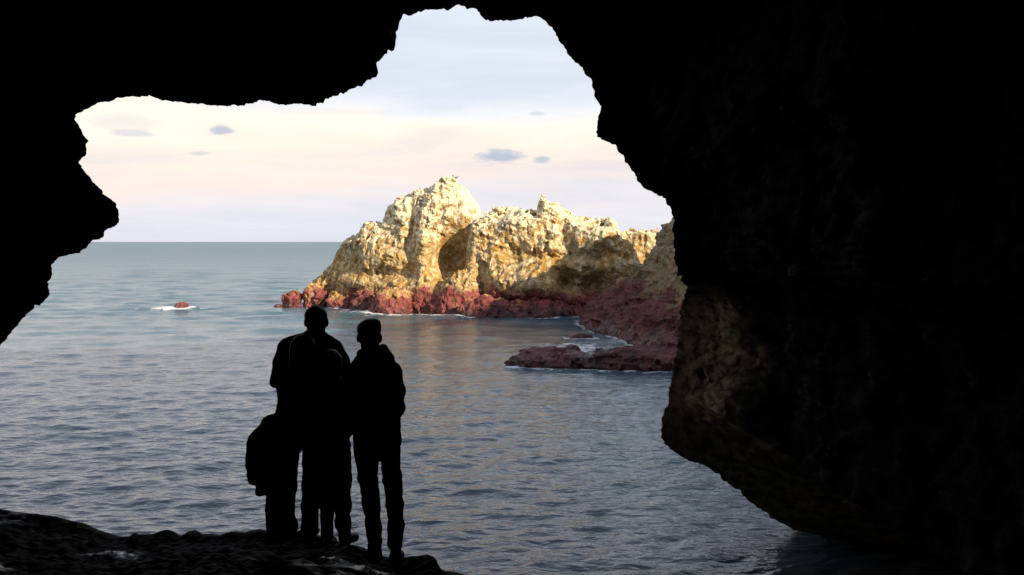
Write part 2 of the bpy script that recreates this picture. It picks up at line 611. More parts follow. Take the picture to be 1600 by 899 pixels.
# fine raggedness of the edge
CX, CZ = -1.3, 5.3
e = R0[:, [0, 2]] - np.array([CX, CZ])
rad = np.linalg.norm(e, axis=1)
e /= rad[:, None]
E3 = np.stack([e[:, 0], np.zeros(NR), e[:, 1]], 1)
ragged = 1 - .55 * sstep(e[:, 0], .3, .8)
R0 = R0 + E3 * (0.030 * fbm(R0 * 3.5, 3, .6) + ragged * (.055 * fbm(R0 * 5, 3, .65, True) + .022 * fbm(R0 * 22, 2, .6)))[:, None]
tan_ = np.roll(R0, -9, 0) - np.roll(R0, 9, 0)
nrm2 = np.stack([-tan_[:, 2], tan_[:, 0]], 1)
nrm2 /= np.linalg.norm(nrm2, axis=1, keepdims=True) + 1e-9
nrm2 *= np.sign((nrm2 * e).sum(1).mean())
N3 = np.stack([nrm2[:, 0], np.zeros(NR), nrm2[:, 1]], 1)
R0 = R0 + N3 * (sstep(e[:, 0], .3, .7) * (.085 * fbm(R0 * 2.6 + 3, 4, .6, True) - .03))[:, None]
tan_ = np.roll(R0, -32, 0) - np.roll(R0, 32, 0)
nw_ = np.stack([-tan_[:, 2], tan_[:, 0]], 1)
nw_ /= np.linalg.norm(nw_, axis=1, keepdims=True) + 1e-9
nw_ *= np.sign((nw_ * e).sum(1).mean())
NW = np.stack([nw_[:, 0], np.zeros(NR), nw_[:, 1]], 1)
ang_right = sstep(e[:, 0], .55, .9)[:, None]           # 1 along the right-hand wall
low = sstep(-e[:, 1], .55, .95)[:, None]
under = (sstep(-e[:, 1], .42, .60) * sstep(e[:, 0], .3, .6))[:, None]     # the wall's foot is undercut by the sea
rings = []
# outer side first: from far back over the top, down the outer cliff, to the rim
SKY = np.array([(-70, 13), (-30, 14), (0, 17), (20, 20), (36, 25.5), (50, 30), (58, 33), (61, 35), (64, 38), (69, 39.5), (73, 40.5), (90, 43), (120, 46)])


def outer(dx, dz):
    """where a ray from the mouth's middle leaves the headland, looking along the shore"""
    res = np.zeros((len(dx), 2))
    for i, (a, c) in enumerate(zip(dx, dz)):
        best = 1e9
        if c < -1e-6:
            best = min(best, (-4 - CZ) / c)
        if a > 1e-6:
            best = min(best, (112 - CX) / a)
        if a < -1e-6:
            best = min(best, (-65 - CX) / a)
        s = np.linspace(2, min(best, 140), 500)
        hz = CZ + c * s
        gz = np.interp(CX + a * s, SKY[:, 0], SKY[:, 1])
        k = np.argmax(hz > gz) if (hz > gz).any() else len(s) - 1
        res[i] = (CX + a * s[k], CZ + c * s[k])
    return res


OUT = outer(e[:, 0], e[:, 1])
O3 = np.stack([OUT[:, 0], np.full(NR, 22.0), OUT[:, 1]], 1)
O3[:, 1] += 2 * fbm(O3 / 9, 2)
back = O3.copy()
back[:, 1] = -70
back[:, 0] = back[:, 0] * 1.0
back[:, 2] = np.where(back[:, 2] > 0, back[:, 2] * .8, back[:, 2])
for s in (1.0, .75, .5, .25):
    q = O3 * (1 - s) + back * s
    q[:, 2] += fbm(q / 12, 3) * 2.0 * (s < 1)
    rings.append(q)
rings.append(O3)
for s in (.82, .62, .45, .3, .2, .12, .07, .04, .02, .01, .004):
    flare = R0 + (O3 - R0) * np.array([s, 0, s])
    yy = R0[:, 1] + (O3[:, 1] - R0[:, 1]) * min(1, s * 4) + 1.0 * (1 - abs(2 * min(1, s * 6) - 1)) * 0
    dist = np.linalg.norm((O3 - R0)[:, [0, 2]], axis=1) * s
    yy = np.minimum(R0[:, 1] + dist * .55, R0[:, 1] + 4.0)
    near_ = np.exp(-dist / 1.4)[:, None]
    eo = (O3 - R0) * np.array([1, 0, 1])
    eo /= np.linalg.norm(eo, axis=1, keepdims=True)
    flare = R0 + dist[:, None] * (near_ * NW + (1 - near_) * eo)
    flare[:, 1] = yy
    n = fbm(flare / 2.5, 4)[:, None] * min(1.0, s * 9) * 1.1
    flare += np.array([0, 1, 0]) * n * .6 + E3 * np.abs(n) * .8
    rings.append(flare)
n_out = len(rings)
rings.append(R0)
S_IN = np.concatenate([[.012, .03, .06], np.arange(.1, 1.0, .05), np.arange(1.0, 12, .10), np.arange(12, 30, .6)])
for s in S_IN:
    yb = R0[:, 1:2] - s
    frac = np.clip(s / (R0[:, 1:2] + 9.0), 0, 1)
    yb = np.maximum(yb, -9.0 + .001 * s)
    gl = 4.5 * (1 - np.exp(-s / 3.2)) + .12 * s
    gr = .10 * s + 1.6 * sstep(s, 5, 16)
    g = gl * (1 - ang_right) + gr * ang_right
    g = g * (1 - .8 * low) * (1 - under)
    es = min(s, .35)
    q = R0 + E3 * g + N3 * (1.0 * es) * (1 - .6 * ang_right) + under * np.array([1.5, 0, .12]) * min(s, 5.0)
    q[:, 1:2] = yb
    a = min(1.0, s / 2.2)
    big = fbm(q / 2.1, 4, .55)[:, None]
    fine = fbm(q / .42, 3, .55, True)[:, None]
    q = q + E3 * (a * (.75 * (big + .35)) + min(1, s / .5) * (.10 + .12 * ang_right) * (fine + .6)) + np.array([0, 1, 0]) * (a * .35 * fbm(q / 1.1 + 31, 3)[:, None])
    rings.append(q)
V = np.concatenate(rings)
NK = len(rings)
ii = np.arange(NR)
jj = (ii + 1) % NR
Q = np.concatenate([np.stack([k * NR + ii, k * NR + jj, (k + 1) * NR + jj, (k + 1) * NR + ii], 1) for k in range(NK - 1)])
# close the rear of the chamber and of the headland
V = np.vstack([V, rings[0].mean(0)[None], rings[-1].mean(0)[None]])
cA, cB = len(V) - 2, len(V) - 1
# fans as quads over pairs of segments
i2 = np.arange(0, NR, 2)
fan = np.concatenate([np.stack([np.full(len(i2), cA), (i2 + 2) % NR, i2 + 1, i2], 1),
                      np.stack([np.full(len(i2), cB), (NK - 1) * NR + i2, (NK - 1) * NR + i2 + 1, (NK - 1) * NR + (i2 + 2) % NR], 1)])
Q = np.concatenate([Q, fan])
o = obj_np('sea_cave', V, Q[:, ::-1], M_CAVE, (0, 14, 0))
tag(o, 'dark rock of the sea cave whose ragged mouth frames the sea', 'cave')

# ------------------------------------------------------------------ the ledge inside the cave
LED = np.array([(-900, 770), (-300, 780), (0, 796), (40, 801), (60, 803), (90, 807), (110, 813), (135, 818), (150, 826), (165, 831), (186, 838), (205, 838), (213, 832), (217, 835), (240, 834), (252, 829), (262, 827),
                (272, 830), (283, 838), (295, 830), (305, 828), (318, 834), (332, 834), (345, 836), (362, 830), (372, 831), (382, 832), (395, 828), (408, 826), (420, 830), (460, 832), (472, 827),
                (500, 837), (530, 846), (560, 853), (570, 856), (598, 868), (620, 872), (640, 869), (655, 868), (668, 866), (680, 870), (686, 884), (691, 891), (700, 892), (718, 895), (740, 902), (800, 930), (900, 1000), (1300, 1300)])
hx = .022
gx = np.arange(-9.0, 3.2, hx)
gy = np.concatenate([np.arange(-9, 5.6, .12), np.arange(5.6, 10.4, hx)])
ye = 8.1 + .25 * np.sin(gx * 1.7) * 0 + np.interp(gx, [-9, -4.2, -3, -1.5, -.8, 0], [9.0, 8.8, 8.4, 8.2, 7.85, 7.7])
ye = ye - 8.1
pxs = gx / ye * FPX + 800
zs = EYE - (np.interp(pxs, LED[:, 0], LED[:, 1]) - HOR) / FPX * ye
X, Y = np.meshgrid(gx, gy, indexing='ij')
YE, ZS = ye[:, None], zs[:, None]
d = YE - Y
smooth_z = np.convolve(np.pad(zs, 30, 'edge'), np.ones(61) / 61, 'valid')[:, None]
mixk = sstep(d, .0, .5)
Zf = ZS * (1 - mixk) + smooth_z * mixk + .16 * np.clip(d, 0, 2.0) - .05 * sstep(d, .02, .25)
zb = np.clip(4.2 - .02 * Y, 0, 5)
kb = sstep(Y, 5.4, 3.2)
Zf = Zf * (1 - kb) + zb * kb
pts = np.stack([X.ravel(), Y.ravel(), Zf.ravel()], 1)
nz = (.075 * fbm(pts * np.array([1, 1, .2]) / .45, 4, .55) + .035 * fbm(pts * np.array([1, 1, .2]) / .12, 3, .55, True)).reshape(X.shape)
Z = Zf + nz * sstep(d, .0, .18) - .02 * sstep(d, .0, .18)
drop = np.clip(-d, 0, None)
Z = np.where(d < 0, Z - 2.2 * drop - 2.5 * drop ** 2 + .2 * fbm(pts / .6, 3).reshape(X.shape) * sstep(drop, .0, .4), Z)
Z = np.maximum(Z, -2.0)
V = np.stack([X.ravel(), Y.ravel(), Z.ravel()], 1)
nX, nY = X.shape
a = (np.arange(nX - 1)[:, None] * nY + np.arange(nY - 1)[None]).ravel()
Q = np.stack([a, a + nY, a + nY + 1, a + 1], 1)
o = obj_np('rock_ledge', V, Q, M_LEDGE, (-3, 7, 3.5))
tag(o, 'wet black rock ledge at the bottom that the silhouetted group stands on', 'rock ledge')
LEDGE = (gx, gy, Z)


def ledge_z(x, y):
    i = min(max(int(np.searchsorted(gx, x)), 0), len(gx) - 1)
    j = min(max(int(np.searchsorted(gy, y)), 0), len(gy) - 1)
    return float(Z[i, j])


# ------------------------------------------------------------------ sea rocks from distance fields
SLICES = []      # (origin x, origin y, step, grid of distances at the waterline), for the foam


def sdf_rock(name, box, h, base, rough, mat, label, cat='rock', amp=1.0, group=None, pit=True):
    (x0, x1), (y0, y1), (z0, z1) = box
    xs, ys, zs_ = np.arange(x0, x1, h), np.arange(y0, y1, h), np.arange(z0, z1, h)
    F = base(xs[:, None, None].astype(np.float32), ys[None, :, None].astype(np.float32), zs_[None, None, :].astype(np.float32)).astype(np.float32)
    F = np.array(np.broadcast_to(F, (len(xs), len(ys), len(zs_))), np.float32)
    m = np.argwhere(np.abs(F) < 1.25 * amp + .1)
    p = np.stack([xs[m[:, 0]], ys[m[:, 1]], zs_[m[:, 2]]], 1).astype(np.float32)
    big, fine = rough
    F[m[:, 0], m[:, 1], m[:, 2]] += big(p) * amp
    keep = np.abs(F[m[:, 0], m[:, 1], m[:, 2]]) < .62 * amp + .05
    m, p = m[keep], p[keep]
    F[m[:, 0], m[:, 1], m[:, 2]] += fine(p) * amp
    V, Qd = surface_nets(F, (x0, y0, z0), h)
    V, Qd = largest_piece(V, Qd)
    used = np.zeros(len(V), bool)
    used[Qd.ravel()] = True
    remap = np.cumsum(used) - 1
    V, Qd = V[used], remap[Qd]
    k0 = int(round((0.05 - z0) / h))
    SLICES.append((x0, y0, h, F[:, :, k0].copy()))
    c = V.mean(0)
    o = obj_np(name, V, Qd, mat, (float(c[0]), float(c[1]), 0.0))
    tag(o, label, cat, group)
    return o


TILT = np.array([[.92, 0, .38], [0, 1, 0], [-.38, 0, .92]], np.float32)


def karst(smooth=None):
    """crags, then ribs and solution pits; positive cuts in, negative stands proud"""
    def big(p):
        n = fbm((p @ TILT) / np.array([2.8, 2.8, 2.2]), 3, .5)
        q = n / .16
        k = np.floor(q)
        n = .35 * n + .65 * .16 * (k + sstep(q - k, .38, .62))     # broken into faces and ledges
        n = -.80 * n - .02
        return n * (1 - .7 * smooth(p)) if smooth else n

    def fine(p):
        n = -.34 * fbm(p / np.array([.85, .85, 2.3]) + 5, 3, .6, True) + .02
        n = n + .50 * sstep(worley(p / np.array([.75, .75, 1.7])), .50, .06) - .16 * fbm(p / .36, 2, .6, True)
        n = n * (.75 + .9 * fbm(p / 3.3 + 40, 2)) - .16 * fbm((p @ TILT) / np.array([3.0, 3.0, .45]), 2, .6, True)
        if smooth:
            s = smooth(p)
            n = n * (1 - .93 * s) + s * (-.07 * fbm(p / np.array([.5, .5, 2.5]), 2))
        return n
    return big, fine


def lumpy(off):
    return (lambda p: -.55 * fbm((p + off) / 1.3, 2, .5)), (lambda p: -.30 * fbm((p + off) / .55, 3, .6, True) + .25 * sstep(worley((p + off) / .5), .6, .1))


YR = 86.0


def uv(X, Z, Y=YR):
    return X / Y * FPX + 800, HOR - (Z - EYE) / Y * FPX


def gauss(u, v, cu, cv, su, sv):
    return np.exp(-((u - cu) / su) ** 2 - ((v - cv) / sv) ** 2)


def H_of(pts, Y=YR, lift=.3):
    P = np.array(pts, float)
    Y = Y(P[:, 0]) if callable(Y) else Y
    xs = (P[:, 0] - 800) / FPX * Y
    zs_ = EYE - (P[:, 1] - HOR) / FPX * Y + lift
    return lambda X: np.interp(X, xs, zs_).astype(np.float32)


H1 = H_of([(455, 520), (474, 500), (480, 458), (500, 448), (512, 438), (519, 412), (528, 396), (536, 387), (548, 384), (560, 369), (570, 358), (594, 356), (600, 341), (612, 333), (626, 324),
           (640, 314), (655, 304), (668, 295), (682, 291), (700, 289), (718, 289), (729, 294), (736, 306), (743, 318), (750, 335), (758, 352), (775, 400), (800, 470), (815, 520)], lambda u: np.interp(u, [470, 520, 580, 660, 760], [93, 91.5, 89.5, 88, 87.5]))


def main_peak(X, Y, Z):
    u, v = uv(X, Z)
    f0 = np.interp(u, [455, 500, 560, 620, 680, 740, 800], [94, 91.5, 88.2, 85.8, 84.3, 84, 84.5]).astype(np.float32)
    fr = f0 + .30 * np.clip(Z, 0, 9) + .10 * np.clip(Z - 6, 0, 9)
    fr = fr + 3.4 * gauss(u, v, 712, 410, 38, 38) - .9 * gauss(u, v, 664, 395, 18, 60) + .8 * gauss(u, v, 640, 350, 10, 60) - .9 * gauss(u, v, 590, 400, 35, 30)
    fr = fr - .8 * gauss(u, v, 722, 330, 22, 30) - 1.0 * gauss(u, v, 700, 470, 50, 20) + .7 * gauss(u, v, 610, 430, 40, 8) - .7 * gauss(u, v, 530, 440, 30, 16)
    f = smax((Z - H1(X)) * .72, (fr - Y) * .82, 1.2)
    return smax(f, (Y - f0 - 7 + .2 * Z) * .8, 1.5)


def main_smooth(p):
    u, v = uv(p[:, 0], p[:, 2])
    return np.clip(1.2 * gauss(u, v, 724, 330, 28, 48) + 1.2 * gauss(u, v, 706, 405, 30, 34), 0, 1)


sdf_rock('sea_stack', ((-21.5, .6), (80.5, 103), (-1.2, 12.6)), .08, main_peak, karst(main_smooth), M_ISLE,
         'tall pale sunlit rock peak with the smooth right face, highest on the islet')

H2 = H_of([(715, 520), (730, 400), (738, 368), (746, 358), (760, 354), (778, 348), (795, 342), (815, 339), (838, 340), (845, 323), (851, 320), (860, 328), (872, 337), (885, 348), (900, 355), (918, 358), (940, 362),
           (950, 358), (960, 364), (964, 380), (972, 385), (990, 420), (1010, 470), (1020, 520)], 85, .3)


def second_peak(X, Y, Z):
    u, v = uv(X, Z, 84)
    f0 = np.interp(u, [715, 748, 800, 860, 920, 1000], [84.0, 82.4, 82.0, 80.5, 79.5, 79]).astype(np.float32)
    # upper dome set back over an overhung band, a bulging lower block and dark hollows beneath
    top = sstep(v, 395, 380)
    fr = f0 + .22 * np.clip(Z, 0, 9) + .25 * np.clip(Z - 6, 0, 4) + 1.0 * gauss(u, v, 900, 400, 70, 9)
    fr = fr - 2.0 * gauss(u, v, 825, 442, 55, 28) + 2.4 * gauss(u, v, 880, 440, 14, 16) + 3.4 * gauss(u, v, 925, 445, 34, 20) + 1.6 * gauss(u, v, 850, 478, 90, 10)
    fr = fr - 1.2 * gauss(u, v, 935, 365, 24, 18) + .9 * gauss(u, v, 880, 365, 10, 25) - .7 * gauss(u, v, 800, 350, 40, 30) + 1.4 * gauss(u, v, 752, 440, 14, 40) - 1.0 * gauss(u, v, 960, 410, 30, 18)
    f = smax((Z - H2(X)) * .72, (fr - Y) * .8, 1.1)
    return smax(f, (Y - f0 - 9 + .2 * Z) * .8, 1.5)


def second_smooth(p):
    u, v = uv(p[:, 0], p[:, 2], 84)
    return np.clip(gauss(u, v, 930, 370, 34, 18) + .6 * gauss(u, v, 830, 445, 40, 20), 0, 1) * .8


sdf_rock('sea_stack', ((-5.5, 12.5), (77, 97), (-1.2, 11.2)), .08, second_peak, karst(second_smooth), M_ISLE,
         'broad pale rock dome with a small pinnacle and dark hollows beneath, right of the peak')

H3 = H_of([(930, 500), (945, 400), (955, 372), (985, 370), (1005, 374), (1025, 370), (1060, 372), (1140, 380)], 92, .25)


def ridge(X, Y, Z):
    f = smax((Z - H3(X)) * .75, (90.5 + .25 * Z - Y) * .8, .9)
    return smax(f, (Y - 96 + .2 * Z) * .8, 1.2)


sdf_rock('rock_ridge', ((7, 20), (88, 98), (-1.2, 8)), .11, ridge, karst(), M_ISLE,
         'low ragged sunlit rock ridge on the skyline beside the cave wall')


def spit(X, Y, Z):
    # a shore spit that comes out from behind the cave wall, higher towards the right and the far end
    a = np.interp(Y, [43, 52, 57.6, 62, 68, 76], [9.5, 8.4, 7.4, 6.6, 5.4, 5.2]).astype(np.float32)         # left shore line
    rise = np.clip(X - a, 0, 30)
    hgt = .9 * np.sqrt(rise + .01) + .50 * np.clip(rise - 1.5, 0, 30) + .75 * np.clip(X - 9.8, 0, 10)
    hgt = hgt * (.42 + .58 * sstep(Y, 46.5, 56)) + .05 * (Y - 55)
    hgt = np.minimum(hgt, 9.5)
    f = (Z - hgt) * .62
    # steep outer end towards the near water
    f = smax(f, (44.6 + .5 * Z - Y) * .8, .8)
    f = smax(f, (a - X) * .8, .6)
    # low toe running out to the left in front
    def ell(cx, cy, cz, rx, ry, rz):
        k = np.sqrt(((X - cx) / rx) ** 2 + ((Y - cy) / ry) ** 2 + ((Z - cz) / rz) ** 2)
        return (k - 1) * min(rx, ry, rz)
    f = smin(f, ell(1.9, 48.6, -.05, 1.5, .8, .5), .4)
    f = smin(f, ell(4.4, 47.9, -.05, 2.5, .9, .52), .4)
    f = smin(f, ell(8.0, 47.4, .1, 3.2, 1.3, .95), .5)
    return smax(f, Y - 75.0, 1.0)


SHEAR = np.array([[.8, 0, .25], [0, 1, 0], [-.3, 0, 1]], np.float32)


def spit_big(p):
    return (-.75 * fbm((p @ SHEAR) / np.array([2.8, 2.0, 1.0]), 3, .5) + .1) * (.55 + .45 * sstep(p[:, 2], 0, 1))


def spit_fine(p):
    n = -.34 * fbm((p @ SHEAR) / np.array([1.3, .9, .5]) + 3, 3, .6, True) - .14 * fbm(p / .3, 2, .5, True) + .06
    hi = sstep(p[:, 2], 2.6, 4.2)
    return n + hi * .4 * sstep(worley(p / .8), .52, .06)


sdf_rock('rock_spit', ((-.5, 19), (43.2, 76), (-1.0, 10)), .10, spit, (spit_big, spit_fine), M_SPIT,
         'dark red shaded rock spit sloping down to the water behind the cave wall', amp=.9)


def boulder(px, py_base, wpx, hpx, dpt, label, mat=M_ISLE, name='boulder', h=.07, seed=0, lean=0.0, group=None, rough=lumpy, amp=None, base=None):
    """a rock whose waterline stands at py_base, wpx wide and hpx tall in the photograph"""
    c = sea_at(px, py_base)
    s = c[1] / FPX
    rx, rz, ry = wpx * s / 2, hpx * s, dpt
    cy = c[1] + ry * .75
    cx = c[0] * cy / c[1]
    am = amp if amp is not None else min(1.0, rz * .45)
    off = np.array([seed * 13.7, seed * 5.1, seed * 7.7], np.float32)

    def f(X, Y, Z):
        xx = (X - cx - lean * Z) / rx
        k = (np.abs(xx) ** 2.4 + np.abs((Y - cy) / ry) ** 2.4 + np.abs((Z + .1 * rz) / (1.08 * rz)) ** 2.2) ** (1 / 2.3)
        return (k - 1) * min(rx, ry, rz) * .9
    g = .9 * am + .3
    return sdf_rock(name, ((cx - rx - g - abs(lean) * rz, cx + rx + g + abs(lean) * rz), (cy - ry - g, cy + ry + g), (-.8, 1.1 * rz + g)), h, f,
                    rough(off), mat, label, amp=am, group=group)


boulder(457, 480, 28, 24, 1.0, 'small red boulder standing apart at the left tip of the islet', seed=1, h=.06)
boulder(435, 480.5, 13, 4, .4, 'tiny red rock barely above water, left of the islet tip', seed=2, h=.05)
boulder(500, 480, 44, 34, 1.5, 'red and tan boulder at the peak foot straight above the tall figure\'s head', seed=3)
boulder(535, 482, 46, 26, 1.5, 'low red boulder at the peak foot, seen between the two heads', seed=4)
boulder(575, 485, 56, 31, 1.6, 'rounded red boulder at the peak foot straight above the hooded figure\'s head', seed=5)
boulder(613, 490, 66, 36, 1.6, 'big sunlit red boulder at the peak foot, right of the hooded head', seed=6)
boulder(668, 488, 52, 34, 1.6, 'dark red boulder below the left edge of the shaded recess', seed=7)
boulder(724, 491, 80, 62, 1.9, 'large tan and red boulder below the shaded recess', seed=8, amp=.55)
boulder(762, 495, 84, 27, 1.5, 'smooth rounded dark red boulder under the cleft between peak and dome', seed=9)
boulder(840, 496, 110, 26, 1.6, 'long low dark red boulder at the foot of the dome', seed=10)
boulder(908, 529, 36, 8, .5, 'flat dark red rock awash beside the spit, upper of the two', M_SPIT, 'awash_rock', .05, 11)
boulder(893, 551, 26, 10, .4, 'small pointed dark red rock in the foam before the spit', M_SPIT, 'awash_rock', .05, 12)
boulder(282, 486, 23, 13.5, .6, 'lone orange rock breaking the sea at far left', M_REEF, 'reef_rock', .045, 13, lean=.2)

# ------------------------------------------------------------------ sea
ug = np.concatenate([np.arange(-3000, -150, 60), np.arange(-150, 1750, 3.6), np.arange(1750, 4600, 60)])
vg = np.concatenate([[HOR + .25, HOR + .6, HOR + 1], np.arange(HOR + 1.5, 500, .6), np.arange(500, 920, 1.15), np.arange(920, 1700, 10)])
D = EYE * FPX / (vg - HOR)
U, DD = np.meshgrid((ug - 800) / FPX, D, indexing='ij')
X = (U * DD).astype(np.float64)
Y = DD
dy = (D ** 2 / (EYE * FPX) * np.gradient(vg))[None]
dx = np.abs(np.gradient(ug))[:, None] / FPX * DD
sp = np.maximum(dy * .8, dx)
rw = np.random.RandomState(3)
Z = np.zeros_like(X)
for i in range(90):
    lam = math.exp(rw.uniform(math.log(.28), math.log(4.5)))
    th = math.radians(-90 + rw.normal() * 34 + 8)
    k = 2 * math.pi / lam
    slope = .0215 * (1.0 if lam < 1.2 else (1.2 / lam) ** 1.2)
    A = slope / k
    ph = rw.uniform(0, 6.283)
    w = sstep(lam / sp, 2.2, 4.5)
    arg = k * (math.cos(th) * X + math.sin(th) * Y) + ph
    Z += A * w * (np.sin(arg) + .22 * np.cos(2 * arg))
for i in range(36):          # open-sea chop outside the cave's shelter
    lam = math.exp(rw.uniform(math.log(1.8), math.log(9)))
    th = math.radians(-90 + rw.normal() * 26 + 5)
    k = 2 * math.pi / lam
    arg = k * (math.cos(th) * X + math.sin(th) * Y) + rw.uniform(0, 6.283)
    Z += .020 / k * sstep(lam / sp, 2.0, 4.0) * sstep(Y, 32, 85) * (np.sin(arg) + .25 * np.cos(2 * arg))
gustn = fbm(np.stack([X.ravel() / 14, Y.ravel() / 9, np.zeros(X.size)], 1), 3).reshape(X.shape)
Z *= 1.0 + .3 * gustn
foam = np.zeros_like(X)
for (x0, y0, h, G) in SLICES:
    fi, fj = (X - x0) / h, (Y - y0) / h
    m = (fi > 0) & (fi < G.shape[0] - 1) & (fj > 0) & (fj < G.shape[1] - 1)
    dist = G[fi[m].astype(int), fj[m].astype(int)]
    foam[m] = np.maximum(foam[m], .62 * sstep(dist, 1.0, .0) * (dist > -1.5))
# breaking swell over the reef by the lone rock, and wash round the spit
c = sea_at(282, 486)
crest = c[1] + .9 + .02 * (X - c[0]) ** 2 * (X < c[0]) * .2 + .6 * np.sin(X * .45)
along = np.exp(-((X - c[0] + 1.5) / 8.0) ** 2)
Z += .34 * along * np.exp(-((Y - crest) / 1.1) ** 2)
foam += .42 * np.exp(-((X - c[0] + 1.5) / 1.6) ** 2) * np.exp(-((Y - crest + .3) / 1.3) ** 2)
foam += .30 * np.exp(-((X - c[0] + 1.0) / 4.5) ** 2) * np.exp(-((Y - crest + .5) / .8) ** 2)
foam += .26 * np.exp(-((X - c[0] - 4) / 9.0) ** 2) * np.exp(-((Y - crest) / .7) ** 2)
for (u, v, ru, rv, k) in [(930, 541, 50, 8, .42), (870, 551, 55, 7, .38), (895, 545, 40, 10, .28), (840, 560, 50, 6, .34), (850, 540, 60, 5, .32), (560, 488, 50, 2.5, .62), (640, 492, 70, 2.0, .55), (690, 494, 40, 1.6, .6), (880, 501, 60, 1.6, .45), (470, 483, 40, 1.6, .45)]:
    q = sea_at(u, v)
    s = q[1] / FPX
    foam += k * np.exp(-((X - q[0]) / (ru * s)) ** 2 - ((Y - q[1]) / (rv * q[1] ** 2 / (EYE * FPX))) ** 2)
# drifting scraps of foam on the near water
scr = fbm(np.stack([X.ravel() / 2.2, Y.ravel() / 1.3, np.full(X.size, 4.0)], 1), 4, .6).reshape(X.shape)
foam += .40 * sstep(scr, .26, .5) * sstep(Y, 45, 30)
V = np.stack([X.ravel(), Y.ravel(), Z.ravel()], 1)
nX, nY = X.shape
a = (np.arange(nX - 1)[:, None] * nY + np.arange(nY - 1)[None]).ravel()
Q = np.stack([a, a + 1, a + nY + 1, a + nY], 1)
o = obj_np('sea', V, Q[:, ::-1], M_SEA, (0, 0, 0))
at_ = o.data.attributes.new('foam', 'FLOAT', 'POINT')
at_.data.foreach_set('value', np.clip(foam, 0, 1.2).ravel().astype(np.float32))
tag(o, kind='structure')


# ------------------------------------------------------------------ people
def cone_sdf(p, a, ra, b, rb):
    ba = b - a
    l2 = float(ba @ ba) + 1e-9
    t = np.clip(((p - a) @ ba) / l2, 0, 1)
    return np.linalg.norm(p - a - t[..., None] * ba, axis=-1) - (ra + (rb - ra) * t)


def ell_sdf(p, c, r):
    q = (p - c) / r
    k0 = np.linalg.norm(q, axis=-1)
    k1 = np.linalg.norm(q / r, axis=-1) + 1e-9
    return k0 * (k0 - 1) / k1


def body_mesh(prims, h, cuts=(), wrinkle=0.0):
    """prims: ('c', a, ra, b, rb, k) tapered limb | ('e', centre, radii, k) ; one continuous surface"""
    lo = np.min([np.minimum(p[1] - p[2], p[3] - p[4]) if p[0] == 'c' else p[1] - p[2] for p in prims], 0) - 3 * h - .03
    hi = np.max([np.maximum(p[1] + p[2], p[3] + p[4]) if p[0] == 'c' else p[1] + p[2] for p in prims], 0) + 3 * h + .03
    n = np.ceil((hi - lo) / h).astype(int) + 1
    F = np.full(n, .3, np.float32)
    for p in prims:
        mn = np.minimum(p[1] - p[2], p[3] - p[4]) if p[0] == 'c' else p[1] - p[2]
        mx = np.maximum(p[1] + p[2], p[3] + p[4]) if p[0] == 'c' else p[1] + p[2]
        k = p[-1]
        i0 = np.maximum(np.floor((mn - k - 3 * h - lo) / h).astype(int), 0)
        i1 = np.minimum(np.ceil((mx + k + 3 * h - lo) / h).astype(int) + 1, n)
        ax = [lo[d] + h * np.arange(i0[d], i1[d]) for d in range(3)]
        G = np.stack(np.meshgrid(*ax, indexing='ij'), -1)
        dd = cone_sdf(G, p[1], p[2], p[3], p[4]) if p[0] == 'c' else ell_sdf(G, p[1], p[2])
        sl = tuple(slice(i0[d], i1[d]) for d in range(3))
        F[sl] = smin(F[sl], dd.astype(np.float32), k)
    if wrinkle:
        m = np.argwhere(np.abs(F) < .04)
        q = m * h + lo
        F[m[:, 0], m[:, 1], m[:, 2]] += wrinkle * (fbm(q * np.array([9, 9, 14]), 2) + .6 * fbm(q * 26, 2)).astype(np.float32)
    if len(cuts):
        ax = [lo[d] + h * np.arange(n[d]) for d in range(3)]
        for (axis, sign, val) in cuts:        # keep sign * (coord - val) < 0
            sh = [1, 1, 1]
            sh[axis] = -1
            F = np.maximum(F, (sign * (ax[axis] - val)).reshape(sh).astype(np.float32))
    F[[0, -1]] = .1
    F[:, [0, -1]] = .1
    F[:, :, [0, -1]] = .1
    return surface_nets(F, lo, h)


